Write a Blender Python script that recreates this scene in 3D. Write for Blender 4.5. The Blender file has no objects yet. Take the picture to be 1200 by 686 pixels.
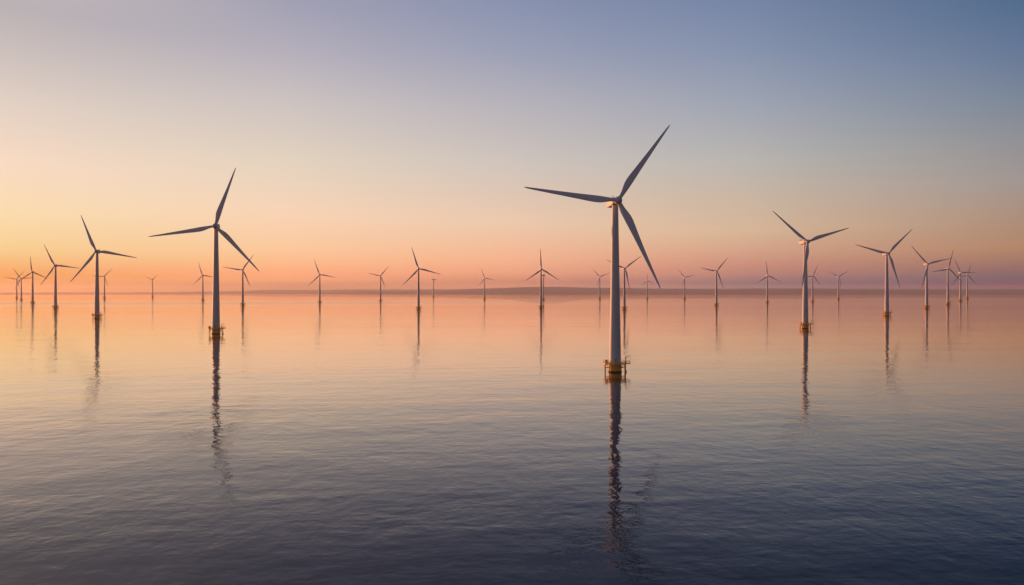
import bpy, bmesh, math, random
from mathutils import Vector, Matrix
R = math.radians
S = bpy.context.scene
COL = S.collection
random.seed(4)
RE = 6371000.0
HC = 38.0                                  # eye height above the sea
def drop(x, y): return -(x*x + y*y) / (2*RE)

# ---------------------------------------------------------------- camera
cam = bpy.data.cameras.new('camera'); co = bpy.data.objects.new('camera', cam); COL.objects.link(co)
co.location = (0, 0, HC); co.rotation_euler = (R(90), 0, 0)
cam.sensor_width = 36.0; cam.lens = 36.0*900/1200; cam.shift_y = -1.7/1200
cam.clip_start = 0.5; cam.clip_end = 90000
S.camera = co

# ---------------------------------------------------------------- light
SUN_AZ, SUN_EL = -47.0, 3.0                # bearing from the view axis (left), elevation
SKY_SCALE = 1.0
NISHITA_PART = 0.006
def lin(c):
    return tuple((v/255/12.92 if v/255 <= .04045 else ((v/255+.055)/1.055)**2.4) for v in c)
w = bpy.data.worlds.new('World'); S.world = w; w.use_nodes = True
N, L = w.node_tree.nodes, w.node_tree.links
N.clear()
def nd(t, nodes=None, **k):
    n = (nodes or N).new(t)
    for a, b in k.items(): setattr(n, a, b)
    return n
def mathn(op, a, b=None, nodes=None, links=None, clamp=False):
    nodes = nodes or N; links = links or L
    n = nodes.new('ShaderNodeMath'); n.operation = op; n.use_clamp = clamp
    for i, v in enumerate((a, b)):
        if v is None: continue
        if isinstance(v, (int, float)): n.inputs[i].default_value = v
        else: links.new(v, n.inputs[i])
    return n.outputs[0]
tc = nd('ShaderNodeTexCoord')
sep = nd('ShaderNodeSeparateXYZ'); L.new(tc.outputs['Generated'], sep.inputs[0])
el = mathn('ARCSINE', sep.outputs['Z'])
elf = mathn('MULTIPLY', el, 2/math.pi, clamp=True)               # 0 horizon, 1 zenith
elf = mathn('POWER', elf, 0.5)                                    # finer near the horizon
# bearing away from the sun
sx, sy = math.sin(R(SUN_AZ)), math.cos(R(SUN_AZ))
hx = mathn('MULTIPLY', sep.outputs['X'], sx); hy = mathn('MULTIPLY', sep.outputs['Y'], sy)
dot = mathn('ADD', hx, hy)
cr = mathn('SUBTRACT', mathn('MULTIPLY', sep.outputs['X'], sy), mathn('MULTIPLY', sep.outputs['Y'], sx))
ang = mathn('ABSOLUTE', mathn('ARCTAN2', cr, dot))
ang = mathn('MULTIPLY', ang, 180/math.pi)
# evening sky colours by bearing from the sun (deg) and elevation (deg)
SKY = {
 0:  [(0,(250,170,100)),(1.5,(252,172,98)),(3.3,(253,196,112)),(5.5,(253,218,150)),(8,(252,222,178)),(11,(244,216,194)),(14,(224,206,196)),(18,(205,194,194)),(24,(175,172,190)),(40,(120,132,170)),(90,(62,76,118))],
 18:[(0,(227,143,78)),(0.07,(227,143,78)),(1.03,(229,152,82)),(1.66,(231,176,116)),(2.56,(231,200,142)),(4.84,(235,214,174)),(6.16,(236,214,183)),(7.99,(237,213,194)),(11.6,(216,203,194)),(14.62,(195,187,186)),(16.45,(183,177,180)),(17.32,(178,173,179)),(22,(203,188,184)),(27,(216,197,188)),(40,(176,166,172)),(90,(48,58,92))],  # bright band above the view is added to lighten the water's reflection
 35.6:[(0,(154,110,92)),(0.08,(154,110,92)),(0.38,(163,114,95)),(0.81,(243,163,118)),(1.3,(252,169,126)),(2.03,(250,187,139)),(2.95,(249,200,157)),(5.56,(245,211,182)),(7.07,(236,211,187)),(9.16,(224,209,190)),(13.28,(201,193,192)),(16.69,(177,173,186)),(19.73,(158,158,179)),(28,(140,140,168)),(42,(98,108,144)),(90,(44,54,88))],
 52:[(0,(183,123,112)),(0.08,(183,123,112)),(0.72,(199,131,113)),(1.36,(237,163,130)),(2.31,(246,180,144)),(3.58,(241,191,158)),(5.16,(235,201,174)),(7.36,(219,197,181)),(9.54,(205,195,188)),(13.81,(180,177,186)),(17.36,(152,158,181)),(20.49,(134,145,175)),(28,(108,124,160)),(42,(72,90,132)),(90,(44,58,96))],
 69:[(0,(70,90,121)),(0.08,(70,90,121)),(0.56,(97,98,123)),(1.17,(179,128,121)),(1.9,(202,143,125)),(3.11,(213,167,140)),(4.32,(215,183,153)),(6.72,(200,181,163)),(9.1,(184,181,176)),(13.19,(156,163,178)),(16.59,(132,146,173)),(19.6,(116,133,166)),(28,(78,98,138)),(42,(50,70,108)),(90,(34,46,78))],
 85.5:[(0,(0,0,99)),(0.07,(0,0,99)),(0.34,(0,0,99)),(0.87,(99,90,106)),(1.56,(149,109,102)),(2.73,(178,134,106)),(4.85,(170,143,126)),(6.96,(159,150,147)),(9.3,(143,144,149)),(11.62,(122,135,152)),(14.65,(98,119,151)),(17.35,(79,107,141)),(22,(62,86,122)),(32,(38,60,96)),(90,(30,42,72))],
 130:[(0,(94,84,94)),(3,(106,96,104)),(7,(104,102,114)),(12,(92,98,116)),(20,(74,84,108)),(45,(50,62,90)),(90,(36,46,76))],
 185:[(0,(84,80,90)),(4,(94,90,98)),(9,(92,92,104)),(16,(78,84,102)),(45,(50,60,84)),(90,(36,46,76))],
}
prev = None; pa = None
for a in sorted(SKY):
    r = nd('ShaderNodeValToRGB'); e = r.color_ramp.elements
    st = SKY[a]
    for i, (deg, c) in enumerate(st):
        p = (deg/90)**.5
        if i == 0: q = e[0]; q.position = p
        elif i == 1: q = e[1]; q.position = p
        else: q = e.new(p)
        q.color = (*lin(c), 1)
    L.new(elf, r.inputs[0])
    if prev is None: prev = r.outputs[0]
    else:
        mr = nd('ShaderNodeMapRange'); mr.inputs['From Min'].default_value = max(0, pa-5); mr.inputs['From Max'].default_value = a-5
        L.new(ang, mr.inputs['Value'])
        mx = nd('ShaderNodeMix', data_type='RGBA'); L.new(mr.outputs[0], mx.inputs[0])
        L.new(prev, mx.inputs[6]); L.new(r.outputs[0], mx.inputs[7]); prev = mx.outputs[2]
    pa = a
sky = nd('ShaderNodeTexSky', sky_type='NISHITA', sun_disc=False)
sky.sun_elevation = R(SUN_EL); sky.sun_rotation = R(SUN_AZ); sky.dust_density = 3; sky.air_density = 1
bg = nd('ShaderNodeBackground'); L.new(sky.outputs[0], bg.inputs[0]); bg.inputs[1].default_value = NISHITA_PART
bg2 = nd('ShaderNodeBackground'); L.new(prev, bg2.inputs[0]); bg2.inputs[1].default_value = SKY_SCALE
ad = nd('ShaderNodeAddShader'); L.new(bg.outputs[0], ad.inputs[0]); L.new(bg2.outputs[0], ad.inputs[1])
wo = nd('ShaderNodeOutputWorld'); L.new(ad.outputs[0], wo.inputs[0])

sl = bpy.data.lights.new('sun', 'SUN'); sl.energy = 5.0; sl.angle = R(0.6); sl.color = (1.0, 0.37, 0.125)
so = bpy.data.objects.new('sun', sl); COL.objects.link(so)
sv = Vector((sx*math.cos(R(SUN_EL)), sy*math.cos(R(SUN_EL)), math.sin(R(SUN_EL))))
so.rotation_euler = (-sv).to_track_quat('-Z', 'Y').to_euler()
so.location = sv*300 + Vector((0, 0, 60))

S.render.engine = 'CYCLES'
S.view_settings.view_transform = 'Standard'; S.view_settings.look = 'None'
S.view_settings.exposure = 0.0; S.view_settings.gamma = 1.0
S.cycles.use_denoising = True
S.cycles.max_bounces = 6; S.cycles.volume_bounces = 1; S.cycles.diffuse_bounces = 2; S.cycles.glossy_bounces = 3
S.cycles.use_adaptive_sampling = False

# ---------------------------------------------------------------- helpers
def new_mat(name):
    m = bpy.data.materials.new(name); m.use_nodes = True
    return m, m.node_tree.nodes, m.node_tree.links, m.node_tree.nodes['Principled BSDF']
def painted(name, col, rough=.45, dirt=None, amount=.35, scale=.5, stretch=(1, 1, .15), metal=0):
    m, n, l, b = new_mat(name)
    t = n.new('ShaderNodeTexCoord'); mp = n.new('ShaderNodeMapping'); mp.inputs['Scale'].default_value = stretch
    l.new(t.outputs['Object'], mp.inputs[0])
    ns = n.new('ShaderNodeTexNoise'); ns.inputs['Scale'].default_value = scale; ns.inputs['Detail'].default_value = 6
    l.new(mp.outputs[0], ns.inputs['Vector'])
    r = n.new('ShaderNodeMapRange'); r.inputs['From Min'].default_value = .45; r.inputs['From Max'].default_value = .75
    r.inputs['To Max'].default_value = amount; l.new(ns.outputs[0], r.inputs['Value'])
    mx = n.new('ShaderNodeMix'); mx.data_type = 'RGBA'; l.new(r.outputs[0], mx.inputs[0])
    mx.inputs[6].default_value = (*col, 1); mx.inputs[7].default_value = (*(dirt or tuple(c*.6 for c in col)), 1)
    l.new(mx.outputs[2], b.inputs['Base Color'])
    b.inputs['Roughness'].default_value = rough; b.inputs['Metallic'].default_value = metal
    return m
M_white = painted('tower_paint', (.60, .60, .60), .55, (.44, .42, .39), .5, .35, (1, 1, .08))
M_blade = painted('blade_gelcoat', (.80, .80, .80), .5, (.40, .39, .38), .5, .25)
M_yellow = painted('yellow_paint', (.94, .49, .025), .45, (.6, .27, .02), .4, .9, (1, 1, .3))
M_growth = painted('tidal_growth', (.08, .055, .02), .8, (.16, .10, .025), .8, 1.2)
M_steel = painted('galvanised_steel', (.30, .22, .12), .5, (.2, .1, .04), .6, 1.5, metal=.2)
M_grey = painted('grey_paint', (.35, .35, .34), .5)
M_dark = painted('dark_paint', (.08, .08, .08), .5)

class MB:
    def __init__(s): s.bm = bmesh.new()
    def lathe(s, prof, seg=32, M=Matrix()):
        rings = []
        for r, z in prof:
            if r < 1e-6: rings.append([s.bm.verts.new(M @ Vector((0, 0, z)))])
            else: rings.append([s.bm.verts.new(M @ Vector((r*math.cos(2*math.pi*i/seg), r*math.sin(2*math.pi*i/seg), z))) for i in range(seg)])
        for a, b in zip(rings, rings[1:]):
            for i in range(seg):
                j = (i+1) % seg
                if len(a) == 1 and len(b) == 1: continue
                if len(a) == 1: s.bm.faces.new((a[0], b[j], b[i]))
                elif len(b) == 1: s.bm.faces.new((a[i], a[j], b[0]))
                else: s.bm.faces.new((a[i], a[j], b[j], b[i]))
        return s
    def tube(s, p, q, r, seg=8):
        p, q = Vector(p), Vector(q); d = q-p; rot = d.to_track_quat('Z', 'Y').to_matrix().to_4x4()
        return s.lathe([(0, 0), (r, 0), (r, d.length), (0, d.length)], seg, Matrix.Translation(p) @ rot)
    def ring(s, R0, z, r, seg=40, x=0, y=0):
        vs = []
        for i in range(seg):
            a = 2*math.pi*i/seg; c = Vector((x+R0*math.cos(a), y+R0*math.sin(a), z)); o = Vector((math.cos(a), math.sin(a), 0))
            vs.append([s.bm.verts.new(c + o*r*math.cos(t) + Vector((0, 0, r*math.sin(t)))) for t in (0, 1.5708, 3.1416, 4.7124)])
        for i in range(seg):
            a, b = vs[i], vs[(i+1) % seg]
            for k in range(4): s.bm.faces.new((a[k], b[k], b[(k+1) % 4], a[(k+1) % 4]))
        return s
    def box(s, c, d, bev=0, rz=0):
        M = Matrix.Translation(c) @ Matrix.Rotation(rz, 4, 'Z') @ Matrix.Diagonal((d[0], d[1], d[2], 1))
        r = bmesh.ops.create_cube(s.bm, size=1, matrix=M)
        if bev:
            ed = {e for v in r['verts'] for e in v.link_edges}
            bmesh.ops.bevel(s.bm, geom=list(ed), offset=bev, segments=3, affect='EDGES', profile=.6)
        return s
    def loft(s, secs, caps=True):
        rings = [[s.bm.verts.new(p) for p in sec] for sec in secs]; n = len(rings[0])
        for a, b in zip(rings, rings[1:]):
            for i in range(n): s.bm.faces.new((a[i], a[(i+1) % n], b[(i+1) % n], b[i]))
        if caps: s.bm.faces.new(rings[0][::-1]); s.bm.faces.new(rings[-1])
        return s
    def mesh(s, name, mat, smooth=True):
        bmesh.ops.recalc_face_normals(s.bm, faces=s.bm.faces)
        m = bpy.data.meshes.new(name); s.bm.to_mesh(m); s.bm.free()
        if smooth:
            for p in m.polygons: p.use_smooth = True
            try: m.set_sharp_from_angle(angle=R(38))
            except Exception: pass
        m.materials.append(mat); return m
def link(name, mesh, parent=None):
    o = bpy.data.objects.new(name, mesh); COL.objects.link(o)
    if parent: o.parent = parent
    return o

# ---------------------------------------------------------------- sea (curved like the earth, reaches the horizon)
def sea_mesh():
    bm = bmesh.new(); seg = 288; radii = [6]
    while radii[-1] < 23500: radii.append(radii[-1] + min(max(radii[-1]*.09, 5), 500))
    rings = []
    c = bm.verts.new((0, 0, 0))
    for r in radii:
        rings.append([bm.verts.new((r*math.sin(2*math.pi*i/seg), r*math.cos(2*math.pi*i/seg), drop(r, 0))) for i in range(seg)])
    for i in range(seg): bm.faces.new((c, rings[0][(i+1) % seg], rings[0][i]))
    for a, b in zip(rings, rings[1:]):
        for i in range(seg): bm.faces.new((a[i], a[(i+1) % seg], b[(i+1) % seg], b[i]))
    bmesh.ops.recalc_face_normals(bm, faces=bm.faces)
    m = bpy.data.meshes.new('sea'); bm.to_mesh(m); bm.free()
    if m.polygons[0].normal.z < 0: m.flip_normals()
    for p in m.polygons: p.use_smooth = True
    return m
def water_material():
    m, n, l, b = new_mat('sea_water')
    def mt(op, a, c=None, clamp=False): return mathn(op, a, c, n, l, clamp)
    t = n.new('ShaderNodeTexCoord')
    def noise(scale, stretch, rot, detail=3, rough=.5, seed=0, dist=0):
        mp = n.new('ShaderNodeMapping'); mp.vector_type = 'POINT'
        # rotate first, then stretch
        mp0 = n.new('ShaderNodeMapping'); mp0.inputs['Rotation'].default_value = (0, 0, R(rot)); mp0.inputs['Location'].default_value = (seed*37.1, seed*91.7, 0)
        l.new(t.outputs['Object'], mp0.inputs[0]); l.new(mp0.outputs[0], mp.inputs[0])
        mp.inputs['Scale'].default_value = (stretch, 1, 1)
        ns = n.new('ShaderNodeTexNoise'); ns.noise_dimensions = '2D'
        ns.inputs['Scale'].default_value = scale; ns.inputs['Detail'].default_value = detail
        ns.inputs['Roughness'].default_value = rough; ns.inputs['Distortion'].default_value = dist
        l.new(mp.outputs[0], ns.inputs['Vector']); return ns.outputs[0]
    swell = noise(1/9, .24, -8, 2, .4, 1, .3)         # long low undulations
    wave = noise(1/3.4, .45, -15, 3, .5, 2, .4)        # metre-scale wind waves
    wave2 = noise(1/4.4, .5, 12, 2, .5, 3, .3)
    longw = noise(1/30, .5, -10, 2, .4, 6, .3)        # old swell
    fine = mt('MULTIPLY', noise(1/3.2, .7, 84, 3, .5, 15, .3), WV[7])
    cross = mt('ADD', mt('MULTIPLY', noise(1/7, .7, 78, 3, .5, 13, .3), WV[5]), mt('MULTIPLY', noise(1/20, .7, 100, 2, .5, 14, .3), WV[6]))   # sea running across the view
    rip = noise(1/1.1, .6, 4, 3, .6, 4, .2)           # ripples
    paw = noise(1/55, .4, -6, 3, .6, 8, .5)           # cat's paws: patches of finer ripple
    mp_ = n.new('ShaderNodeMapRange'); mp_.inputs['From Min'].default_value = .38; mp_.inputs['From Max'].default_value = .64
    mp_.inputs['To Min'].default_value = .35; mp_.inputs['To Max'].default_value = 1.6; l.new(paw, mp_.inputs['Value'])
    rip = mt('MULTIPLY', rip, mp_.outputs[0]); wave = mt('MULTIPLY', wave, mt('ADD', mt('MULTIPLY', mp_.outputs[0], .35), .7))
    h = mt('ADD', mt('ADD', mt('MULTIPLY', swell, WV[0]), mt('MULTIPLY', wave, WV[1])), mt('ADD', mt('MULTIPLY', wave2, WV[2]), mt('MULTIPLY', rip, WV[3])))
    # calm slicks and breeze lanes, long across the view
    lane = noise(1/650, .16, -2, 3, .55, 5)
    lane = mt('ADD', mt('MULTIPLY', lane, .65), mt('MULTIPLY', noise(1/130, .10, -5, 3, .55, 9), .35))
    mr = n.new('ShaderNodeMapRange'); mr.inputs['From Min'].default_value = .38; mr.inputs['From Max'].default_value = .62
    mr.inputs['To Min'].default_value = .45; mr.inputs['To Max'].default_value = 1.55; l.new(lane, mr.inputs['Value'])
    bp = n.new('ShaderNodeBump'); bp.inputs['Distance'].default_value = 1.0
    l.new(mr.outputs[0], bp.inputs['Strength']); l.new(h, bp.inputs['Height'])
    # bump strength is clamped per pixel; scale the height with the lane as well
    sx = n.new('ShaderNodeSeparateXYZ'); l.new(t.outputs['Object'], sx.inputs[0])
    wob = mt('MULTIPLY', mt('SUBTRACT', noise(1/900, .25, 3, 2, .5, 11), .5), 700)
    yy = mt('ADD', sx.outputs['Y'], wob)
    g1 = mt('POWER', 2.718, mt('MULTIPLY', mt('POWER', mt('DIVIDE', mt('SUBTRACT', yy, 2450), 420), 2), -1))
    xf = n.new('ShaderNodeMapRange'); xf.interpolation_type = 'SMOOTHSTEP'; xf.inputs['From Min'].default_value = -900; xf.inputs['From Max'].default_value = 900
    xf.inputs['To Min'].default_value = 5.0; xf.inputs['To Max'].default_value = .6; l.new(sx.outputs['X'], xf.inputs['Value'])
    lanes = mt('MULTIPLY', mr.outputs[0], mt('ADD', mt('MULTIPLY', g1, xf.outputs[0]), 1))     # a breeze lane beyond the near turbines
    h = mt('ADD', mt('ADD', mt('ADD', h, fine), cross), mt('MULTIPLY', longw, WV[4]))
    h2 = mt('MULTIPLY', h, lanes); l.new(h2, bp.inputs['Height']); bp.inputs['Strength'].default_value = 1
    for lk in list(bp.inputs['Strength'].links): l.remove(lk)
    n.remove(b)
    df = n.new('ShaderNodeBsdfDiffuse'); df.inputs['Color'].default_value = (.005, .013, .028, 1)
    gl = n.new('ShaderNodeBsdfGlossy'); gl.inputs['Roughness'].default_value = .012; gm = n.new('ShaderNodeMix'); gm.data_type = 'RGBA'; gm.inputs[6].default_value = (.94, .95, 1, 1); gm.inputs[7].default_value = (1, .90, .81, 1); l.new(gm.outputs[2], gl.inputs['Color'])
    fr = n.new('ShaderNodeFresnel'); fr.inputs['IOR'].default_value = 1.34
    for q in (df, gl, fr): l.new(bp.outputs[0], q.inputs['Normal'])
    cv = n.new('ShaderNodeFloatCurve'); c = cv.mapping.curves[0]
    c.points[0].location = (0, 0); c.points[-1].location = (1, 1)
    for p in ((.02, .015), (.10, .07), (.17, .145), (.36, .48), (.65, .90)): c.points.new(*p)
    cv.mapping.update(); l.new(fr.outputs[0], cv.inputs['Value']); l.new(cv.outputs[0], gm.inputs[0])
    ms = n.new('ShaderNodeMixShader'); l.new(cv.outputs[0], ms.inputs[0]); l.new(df.outputs[0], ms.inputs[1]); l.new(gl.outputs[0], ms.inputs[2])
    l.new(ms.outputs[0], n['Material Output'].inputs['Surface'])
    return m
WV = (.085, .037, .032, .012, .15, .08, .15, .045)
sm = sea_mesh(); sm.materials.append(water_material())
sea = link('sea', sm); sea['kind'] = 'structure'

# ---------------------------------------------------------------- far shore
M_land, n_, l_, b_ = new_mat('far_hills')
t_ = n_.new('ShaderNodeTexCoord'); ns_ = n_.new('ShaderNodeTexNoise'); ns_.inputs['Scale'].default_value = .0015; ns_.inputs['Detail'].default_value = 6
l_.new(t_.outputs['Object'], ns_.inputs['Vector'])
cr_ = n_.new('ShaderNodeValToRGB'); cr_.color_ramp.elements[0].color = (.18, .165, .21, 1); cr_.color_ramp.elements[1].color = (.24, .22, .27, 1)
l_.new(ns_.outputs[0], cr_.inputs[0]); l_.new(cr_.outputs[0], b_.inputs['Base Color']); b_.inputs['Roughness'].default_value = .95
from mathutils import noise as mn
def hills(name, d0, d1, prof, seed, amp):
    """prof: (pixel x, crest pixel y) list; the crest runs along the middle of the strip"""
    bm = bmesh.new(); nx, ny = 260, 14; g = []
    dc = (d0+d1)/2
    for i in range(nx+1):
        px = -160 + (1360+160)*i/nx; col = []
        y = prof[-1][1] if px > prof[-1][0] else prof[0][1]
        for (a, ya), (b, yb) in zip(prof, prof[1:]):
            if a <= px <= b: u = (px-a)/(b-a); u = u*u*(3-2*u); y = ya + (yb-ya)*u; break
        top = HC + (341.3-y)/900*dc
        for j in range(ny+1):
            v = j/ny; d = d0+(d1-d0)*v; x = (px-600)/900*d; z0 = drop(x, d)
            k = math.sin(math.pi*v)**.8
            nz = mn.noise(Vector((x/900, d/900, seed)))*amp + mn.noise(Vector((x/300, d/300, seed+5)))*amp*.4
            col.append(bm.verts.new((x, d, z0-3 + max(0, (top-z0+3+nz))*k)))
        g.append(col)
    for i in range(nx):
        for j in range(ny): bm.faces.new((g[i][j], g[i+1][j], g[i+1][j+1], g[i][j+1]))
    bmesh.ops.recalc_face_normals(bm, faces=bm.faces)
    m = bpy.data.meshes.new(name); bm.to_mesh(m); bm.free()
    for p in m.polygons: p.use_smooth = True
    m.materials.append(M_land); o = link(name, m); o['kind'] = 'structure'; return o
hills('hills', 13800, 16200, [(-160, 347), (150, 346.5), (330, 343.6), (470, 340.8), (560, 338.2), (640, 336.2), (700, 337.2), (800, 338.6), (940, 338.4), (1060, 340.0), (1200, 339.6), (1360, 339.8)], 1.3, 14)
hills('hills', 17800, 20200, [(-160, 343.4), (140, 343), (240, 341.6), (330, 340), (430, 339.4), (560, 339), (700, 338.6), (850, 339), (1000, 338.6), (1200, 339), (1360, 339)], 7.7, 10)

# ---------------------------------------------------------------- haze
HAZE = 3.6e-5
bm = bmesh.new(); x0, x1, y0, y1, z0, z1 = -27500, 27500, -24500, 24500, -52, 200
bmesh.ops.create_cube(bm, size=1, matrix=Matrix.Translation(((x0+x1)/2, (y0+y1)/2, (z0+z1)/2)) @ Matrix.Diagonal((x1-x0, y1-y0, z1-z0, 1)))
hm = bpy.data.meshes.new('haze'); bm.to_mesh(hm); bm.free()
M_h = bpy.data.materials.new('haze'); M_h.use_nodes = True; n = M_h.node_tree.nodes; n.clear()
ho_ = n.new('ShaderNodeOutputMaterial'); pv = n.new('ShaderNodeVolumePrincipled')
pv.inputs['Color'].default_value = (1, .93, .89, 1); pv.inputs['Density'].default_value = HAZE; pv.inputs['Anisotropy'].default_value = .32
M_h.node_tree.links.new(pv.outputs[0], ho_.inputs['Volume']); hm.materials.append(M_h)
hz = link('haze', hm); hz['kind'] = 'stuff'; hz['label'] = 'thin evening haze hanging over the sea'

# ---------------------------------------------------------------- wind turbine meshes (hub height 90, rotor radius 52)
OVER = 4.6
mesh = {}
tw = [(0, 4.7), (3.22, 4.7), (3.22, 4.95), (3.1, 4.95)]
for z in (28, 56):
    r = 3.1 + (1.62-3.1)*(z-5)/(87.4-5)
    tw += [(r+.02, z-.12), (r+.07, z-.1), (r+.07, z+.1), (r, z+.12)]
tw += [(1.62, 87.4), (1.75, 87.4), (1.75, 87.9), (0, 87.9)]
mesh['tower'] = MB().lathe(tw, 40).mesh('tower', M_white)
d = MB(); d.box((0, -3.12, 6.35), (1.0, .3, 2.3), .06); mesh['door'] = d.mesh('door', M_grey)
mesh['foundation'] = MB().lathe([(3.3, .7), (3.42, .7), (3.42, 3.1), (3.3, 3.3), (3.3, 4.32), (3.0, 4.32)], 40).mesh('foundation', M_yellow)
mesh['tidal_zone'] = MB().lathe([(3.36, -8), (3.40, -.2), (3.46, .3), (3.46, .69), (3.0, .69)], 40).mesh('tidal_zone', M_growth)
p = MB(); p.lathe([(3.28, 4.35), (6.3, 4.35), (6.3, 4.68), (3.28, 4.68), (3.28, 4.35)], 40)
for i in range(8):
    a = 2*math.pi*(i+.5)/8; c, s_ = math.cos(a), math.sin(a)
    p.tube((3.3*c, 3.3*s_, 2.5), (5.9*c, 5.9*s_, 4.4), .13)
p.box((6.6, -.6, 4.51), (2.4, 3.4, .3)); mesh['deck'] = p.mesh('deck', M_yellow)
p = MB()
for z in (5.35, 5.95): p.ring(6.25, z, .07)
for i in range(24):
    a = 2*math.pi*i/24; p.tube((6.25*math.cos(a), 6.25*math.sin(a), 4.6), (6.25*math.cos(a), 6.25*math.sin(a), 6.0), .06, 6)
for y in (-2.2, 1.0):
    for z in (5.35, 5.95): p.tube((6.2, y, z), (7.7, y, z), .06, 6)
for z in (5.35, 5.95): p.tube((7.7, -2.2, z), (7.7, 1.0, z), .06, 6)
for y in (-2.2, -.6, 1.0): p.tube((7.7, y, 4.6), (7.7, y, 6.0), .06, 6)
mesh['railing'] = p.mesh('railing', M_yellow)
def landing(sx_):
    p = MB(); X = 5.35*sx_
    for y in (-1.0, 1.0):
        p.tube((X, y, -4), (X, y, 4.5), .24, 10)
        for z in (-.2, 2.2, 4.0): p.tube((X, y, z), (3.2*sx_, y*.8, z+.15), .15)
    for y in (-.35, .35): p.tube((X-.35*sx_, y, -2.5), (X-.35*sx_, y, 4.6), .07, 6)
    z = -2.4
    while z < 4.5: p.tube((X-.35*sx_, -.35, z), (X-.35*sx_, .35, z), .04, 6); z += .35
    return p
mesh['boat_landing'] = landing(-1).mesh('boat_landing', M_yellow)
p = landing(1); p.tube((5.35, 1, 1.6), (6.9, 1.6, -2.5), .15); p.tube((5.35, -1, 1.6), (6.9, -1.6, -2.5), .15); p.tube((6.6, 1.5, -1.6), (6.6, -1.5, -1.6), .12)
mesh['boat_landing2'] = p.mesh('boat_landing', M_yellow)
p = MB(); p.tube((5.3, -1.7, 4.6), (5.3, -1.7, 8.3), .2, 10); p.tube((5.3, -1.7, 8.2), (7.7, -2.3, 8.7), .14); p.tube((5.3, -1.7, 6.6), (6.6, -2.0, 8.4), .08); p.tube((7.6, -2.27, 8.65), (7.6, -2.27, 7.3), .04, 6); p.box((7.6, -2.27, 7.2), (.25, .25, .4), .05)
mesh['crane'] = p.mesh('crane', M_yellow)
p = MB(); p.box((-4.9, -1.2, 5.55), (1.3, 1.6, 1.7), .08); p.box((-4.9, -1.2, 6.46), (1.5, 1.8, .12), .03); p.box((-4.9, -2.03, 5.55), (.9, .06, 1.2), .02)
mesh['cabinet'] = p.mesh('cabinet', M_yellow)
# nacelle: lofted rounded box from behind the hub (y=-2.4) back to y=9.3, centred on the tower
def nsec(y, wdt, zt, zb, r):
    pts = []
    for cx, cz, a0 in ((wdt-r, zt-r, 0), (-(wdt-r), zt-r, 90), (-(wdt-r), zb+r, 180), (wdt-r, zb+r, 270)):
        for k in range(6): a = R(a0+18*k); pts.append((cx+r*math.cos(a), y, cz+r*math.sin(a)))
    return pts
p = MB(); p.loft([nsec(-2.5, 1.35, 91.4, 88.7, 1.2), nsec(-2.1, 1.75, 91.75, 88.2, 1.1), nsec(-.8, 2.0, 92.05, 87.9, .7), nsec(3.5, 2.05, 92.25, 87.8, .6), nsec(7.5, 1.95, 92.3, 88.0, .6), nsec(8.9, 1.8, 92.2, 88.5, .7), nsec(9.3, 1.35, 91.8, 89.2, .8)])
mesh['nacelle'] = p.mesh('nacelle', M_white)
p = MB(); p.box((0, 7.6, 92.75), (3.0, .5, 1.0), .1); p.box((0, 7.3, 92.75), (2.6, .08, .7)); mesh['cooler'] = p.mesh('cooler', M_grey)
p = MB(); p.tube((.9, 6.2, 92.2), (.9, 6.2, 94.3), .06); p.tube((.4, 6.2, 94.0), (1.4, 6.2, 94.0), .04, 6); p.lathe([(0, 94.1), (.12, 94.1), (.12, 94.4), (0, 94.4)], 8, Matrix.Translation((.4, 6.2, 0))); p.lathe([(0, 94.1), (.12, 94.1), (.12, 94.4), (0, 94.4)], 8, Matrix.Translation((1.4, 6.2, 0)))
mesh['wind_sensor'] = p.mesh('wind_sensor', M_dark)
# hub, local origin at rotor centre, axis -Y
MX = Matrix.Rotation(R(90), 4, 'X')            # local z -> -y
mesh['hub'] = MB().lathe([(0, -1.9), (1.55, -1.9), (1.95, -1.2), (2.1, -.2), (2.0, .9), (1.6, 1.9), (1.0, 2.6), (.4, 2.95), (0, 3.02)], 28, MX).mesh('hub', M_white)
# blade, local origin at rotor centre, span along +z, trailing edge towards -x (seen from the front)
def blade():
    st = [(1.2, 2.3, 1.0, 0, .5), (3.0, 2.25, 1.0, 20, .5), (5.0, 2.6, .80, 19, .44), (7.5, 3.4, .55, 17, .36), (10, 3.95, .40, 14, .31), (12.5, 4.05, .32, 12, .29), (16, 3.75, .27, 9, .28), (21, 3.2, .24, 6.5, .28), (27, 2.65, .22, 4, .28), (33, 2.15, .20, 2.5, .28), (39, 1.7, .18, 1.2, .28), (44, 1.32, .18, .5, .28), (48, 1.0, .17, 0, .28), (50.5, .68, .16, 0, .3), (51.6, .38, .16, 0, .34), (52, .12, .2, 0, .4)]
    secs = []
    NP = 20
    for r, ch, th, tw_, piv in st:
        sec = []
        mixc = max(0, min(1, (8-r)/5.5)); mixc = mixc*mixc*(3-2*mixc)
        for k in range(NP):
            a = 2*math.pi*k/NP
            xc = .5*(1+math.cos(a))                      # 1 = trailing edge, 0 = leading edge
            yt = 5*th*(.2969*math.sqrt(xc)-.126*xc-.3516*xc**2+.2843*xc**3-.1036*xc**4)
            ya = (yt if math.sin(a) >= 0 else -yt) + .03*math.sin(math.pi*xc)
            xcirc, ycirc = .5+.5*math.cos(a), .5*math.sin(a)
            X = (xc*(1-mixc)+xcirc*mixc - piv)*ch; Y = (ya*(1-mixc)+ycirc*mixc)*ch
            c, s_ = math.cos(R(tw_)), math.sin(R(tw_))
            sec.append((-(X*c) + Y*s_, -(X*s_) * -1 * -1 + Y*c - .0006*r*r, r))
        secs.append(sec)
    return MB().loft(secs).mesh('blade', M_blade)
mesh['blade'] = blade()

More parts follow.
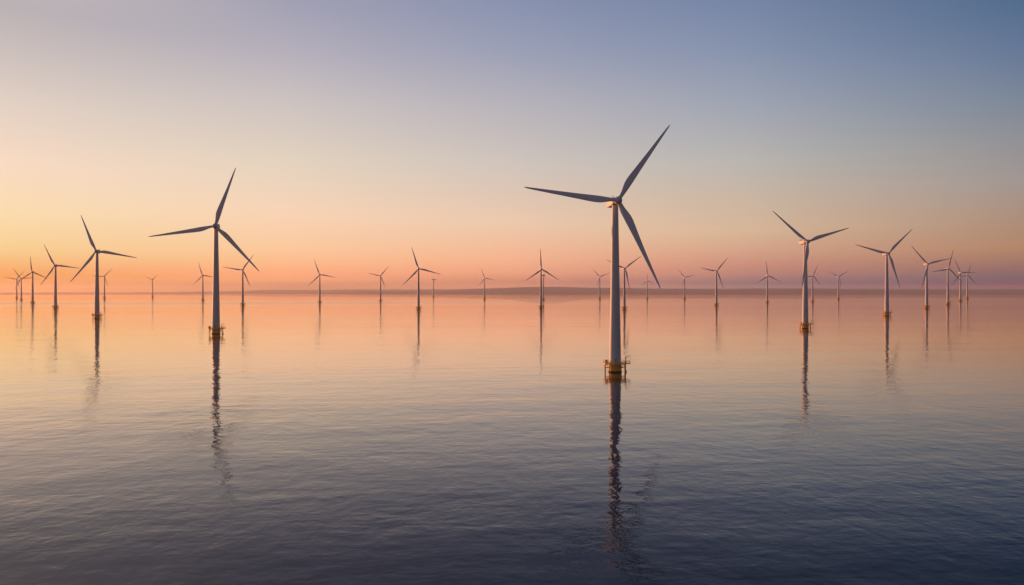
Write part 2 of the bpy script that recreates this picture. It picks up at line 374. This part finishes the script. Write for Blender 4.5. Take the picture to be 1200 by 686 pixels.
G = 'wind turbines standing in the sea'
def make_turbine():
    root = bpy.data.objects.new('wind_turbine', None); COL.objects.link(root); root.empty_display_size = 5
    root['category'] = 'wind turbine'; root['group'] = G
    t = link('tower', mesh['tower'], root); link('door', mesh['door'], t)
    f = link('foundation', mesh['foundation'], root); link('tidal_zone', mesh['tidal_zone'], f)
    pl = link('platform', mesh['deck'], root); link('railing', mesh['railing'], pl); link('cabinet', mesh['cabinet'], pl); link('crane', mesh['crane'], pl)
    link('boat_landing', mesh['boat_landing'], root); link('boat_landing', mesh['boat_landing2'], root)
    n_ = link('nacelle', mesh['nacelle'], root); link('cooler', mesh['cooler'], n_); link('wind_sensor', mesh['wind_sensor'], n_)
    link('hub', mesh['hub'], root)
    for k in range(3): link('blade', mesh['blade'], root)
    return root
def copy_tree(o, parent=None):
    c = o.copy(); COL.objects.link(c)
    if parent: c.parent = parent
    for ch in [q for q in bpy.data.objects if q.parent is o]: copy_tree(ch, c)
    return c
# x, y, base z, hub height, facing (deg, 0 = towards the camera plane, + = right), blade angles clockwise from up, rotor radius, label
TURB = [
(48.5, 361.2, -.01, 80.2, 12, (36.0, 155.5, 276.0), 45.4, 'largest, nearest white turbine with yellow base, right of centre on dark rippled water'),
(-262.8, 682.0, -.04, 95.5, 12, (18.0, 137.0, 259.0), 55.3, 'large turbine in the left half, second tallest in the picture'),
(-575.6, 1065.3, -.12, 93.3, 14, (100.0, 215.5, 338.5), 53.8, 'mid-sized turbine at far left whose right blade points almost level, tallest of the left row'),
(-999.4, 1681.5, -.3, 94.2, 14, (97.0, 211.5, 334.5), 51.1, 'turbine second tallest in the far left row, blade reaching right to touch its taller neighbour'),
(-1454.9, 2331.1, -.59, 96.2, 14, (115.0, 234.0, 353.0), 50.0, 'small turbine third in the far left row with one blade pointing straight up'),
(-2149.5, 3364.4, -1.25, 93.8, 13, (86.0, 206.0, 326.0), 55.0, 'tiny hazy turbine at far left, right-hand one of the two faintest by the frame edge'),
(-2804.2, 4348.3, -2.1, 107.7, 15, (41.5, 161.5, 281.5), 64.0, 'tiny pale turbine closest to the left edge of the picture'),
(-2179.2, 4106.5, -1.7, 117.6, 14, (42.5, 159.0, 275.0), 60.4, 'tiny hazy turbine just right of the tallest turbine in the far left row'),
(-2443.4, 5221.0, -2.61, 118.8, 3, (48.5, 178.5, 295.0), 54.9, 'tiny faint turbine alone between the far left row and the big left turbine'),
(-1201.9, 2985.6, -.81, 99.7, 8, (100.0, 223.0, 343.0), 53.5, 'small turbine immediately left of the big left turbine tower'),
(-712.2, 2031.0, -.36, 94.2, 14, (34.5, 156.0, 278.5), 50.1, 'small turbine right of the big left one, crossed by its blade tip'),
(-624.3, 2494.0, -.52, 91.9, 14, (101.0, 224.5, 340.5), 52.4, 'small turbine with upright blade leaning left, first one right of the crossed blade tips'),
(-501.0, 2926.3, -.69, 96.5, 10, (41.0, 159.0, 283.0), 49.4, 'small turbine left of the picture centre with one blade up to the right'),
(-192.9, 1584.3, -.2, 84.4, 12, (105.0, 224.0, 342.5), 47.8, 'larger dark turbine just left of centre, its right blade over a tiny edge-on one'),
(-535.7, 5240.6, -2.18, 118.8, 78, (91.5, 211.5, 331.5), 62.0, 'tiny pale edge-on turbine under the right blade tip of a larger one'),
(-126.8, 3544.3, -.99, 98.4, 18, (101.5, 219.5, 340.0), 48.8, 'tiny turbine in front of the left end of the dark hill near the centre'),
(64.3, 1703.2, -.23, 86.6, 16, (122.0, 236.0, 358.0), 46.7, 'turbine with one blade straight up before the highest dark hill'),
(140.4, 3434.8, -.93, 109.9, 80, (61.0, 181.0, 301.0), 50.0, 'tiny side-on turbine half hidden close behind the one with its blade straight up'),
(427.8, 3745.1, -1.12, 108.9, 10, (69.5, 198.0, 316.5), 54.5, 'tiny turbine just left of the largest turbine tower'),
(231.7, 1584.4, -.2, 84.7, 18, (55.0, 170.5, 292.5), 46.2, 'turbine close behind the right side of the largest tower, its left blade passing behind it'),
(674.7, 3833.7, -1.19, 90.2, 13, (115.0, 238.5, 360.5), 39.9, 'tiny faint turbine beside the lowest blade tip of the largest turbine'),
(832.9, 3707.3, -1.13, 104.9, 10, (77.0, 200.5, 320.0), 51.5, 'tiny Y-shaped turbine just beyond the lowest blade tip of the largest turbine'),
(540.2, 2030.1, -.35, 90.8, 8, (40.5, 161.5, 281.0), 48.5, 'small turbine halfway between the largest one and the next large one to the right'),
(841.8, 2533.1, -.56, 89.4, 13, (115.5, 239.0, 354.5), 50.7, 'small turbine with one blade nearly straight up, left of the large white right-hand turbine'),
(299.2, 783.7, -.06, 88.3, 12, (73.0, 192.0, 308.5), 49.5, 'third largest turbine, blades in a wide V, third blade down along its tower'),
(1072.7, 2741.1, -.68, 92.8, 8, (26.5, 142.5, 264.5), 46.4, 'small turbine directly right of the tower whose two blades spread in a wide V'),
(1546.4, 3639.6, -1.23, 107.5, 7, (60.5, 170.5, 297.0), 55.0, 'tiny turbine shaped like a Y midway between the two larger right-hand turbines'),
(583.6, 1196.0, -.14, 96.4, 4, (46.0, 164.5, 284.5), 55.5, 'turbine with yellow base, leftmost and tallest of the row that recedes at far right'),
(916.6, 1697.7, -.29, 97.9, 4, (76.5, 199.0, 317.5), 55.8, 'second tallest of the receding row at far right, one blade down to the lower left'),
(1236.6, 2178.8, -.49, 102.0, 4, (15.5, 138.0, 259.5), 56.3, 'third of the receding row at far right, one blade nearly up, another pointing left'),
(1718.0, 2942.9, -.91, 109.4, 2, (90.5, 220.5, 335.0), 62.0, 'fourth of the receding row at far right, one blade pointing level to the right'),
(2216.9, 3740.6, -1.48, 117.1, 6, (20.0, 141.0, 262.0), 66.0, 'last and faintest of the receding row, closest to the right edge of the picture'),
]
proto = make_turbine()
trees = [proto] + [copy_tree(proto) for _ in TURB[1:]]
for root, (x, y, z, H, phi, bl, rad, lab) in zip(trees, TURB):
    s = H/90; root.location = (x, y, z); root.scale = (s, s, s); root['label'] = lab
    # bases face a common way, nacelles yaw on top
    yaw = Matrix.Rotation(R(phi), 4, 'Z')
    rot = yaw @ Matrix.Rotation(R(-5), 4, 'X')
    cen = yaw @ Vector((0, -OVER*math.cos(R(5)), 0)) + Vector((0, 0, 90))
    kids = [c for c in bpy.data.objects if c.parent is root]; bi = 0
    for c in kids:
        nm = c.name.split('.')[0]
        if nm == 'nacelle': c.matrix_local = Matrix.Translation((0, 0, 90)) @ rot @ Matrix.Translation((0, 0, -90))
        elif nm == 'hub': c.matrix_local = Matrix.Translation(cen) @ rot
        elif nm == 'blade':
            k = rad/s/52
            c.matrix_local = Matrix.Translation(cen) @ rot @ Matrix.Rotation(R(bl[bi]), 4, 'Y') @ Matrix.Diagonal((k, k, k, 1)); bi += 1
print('objects', len(bpy.data.objects))
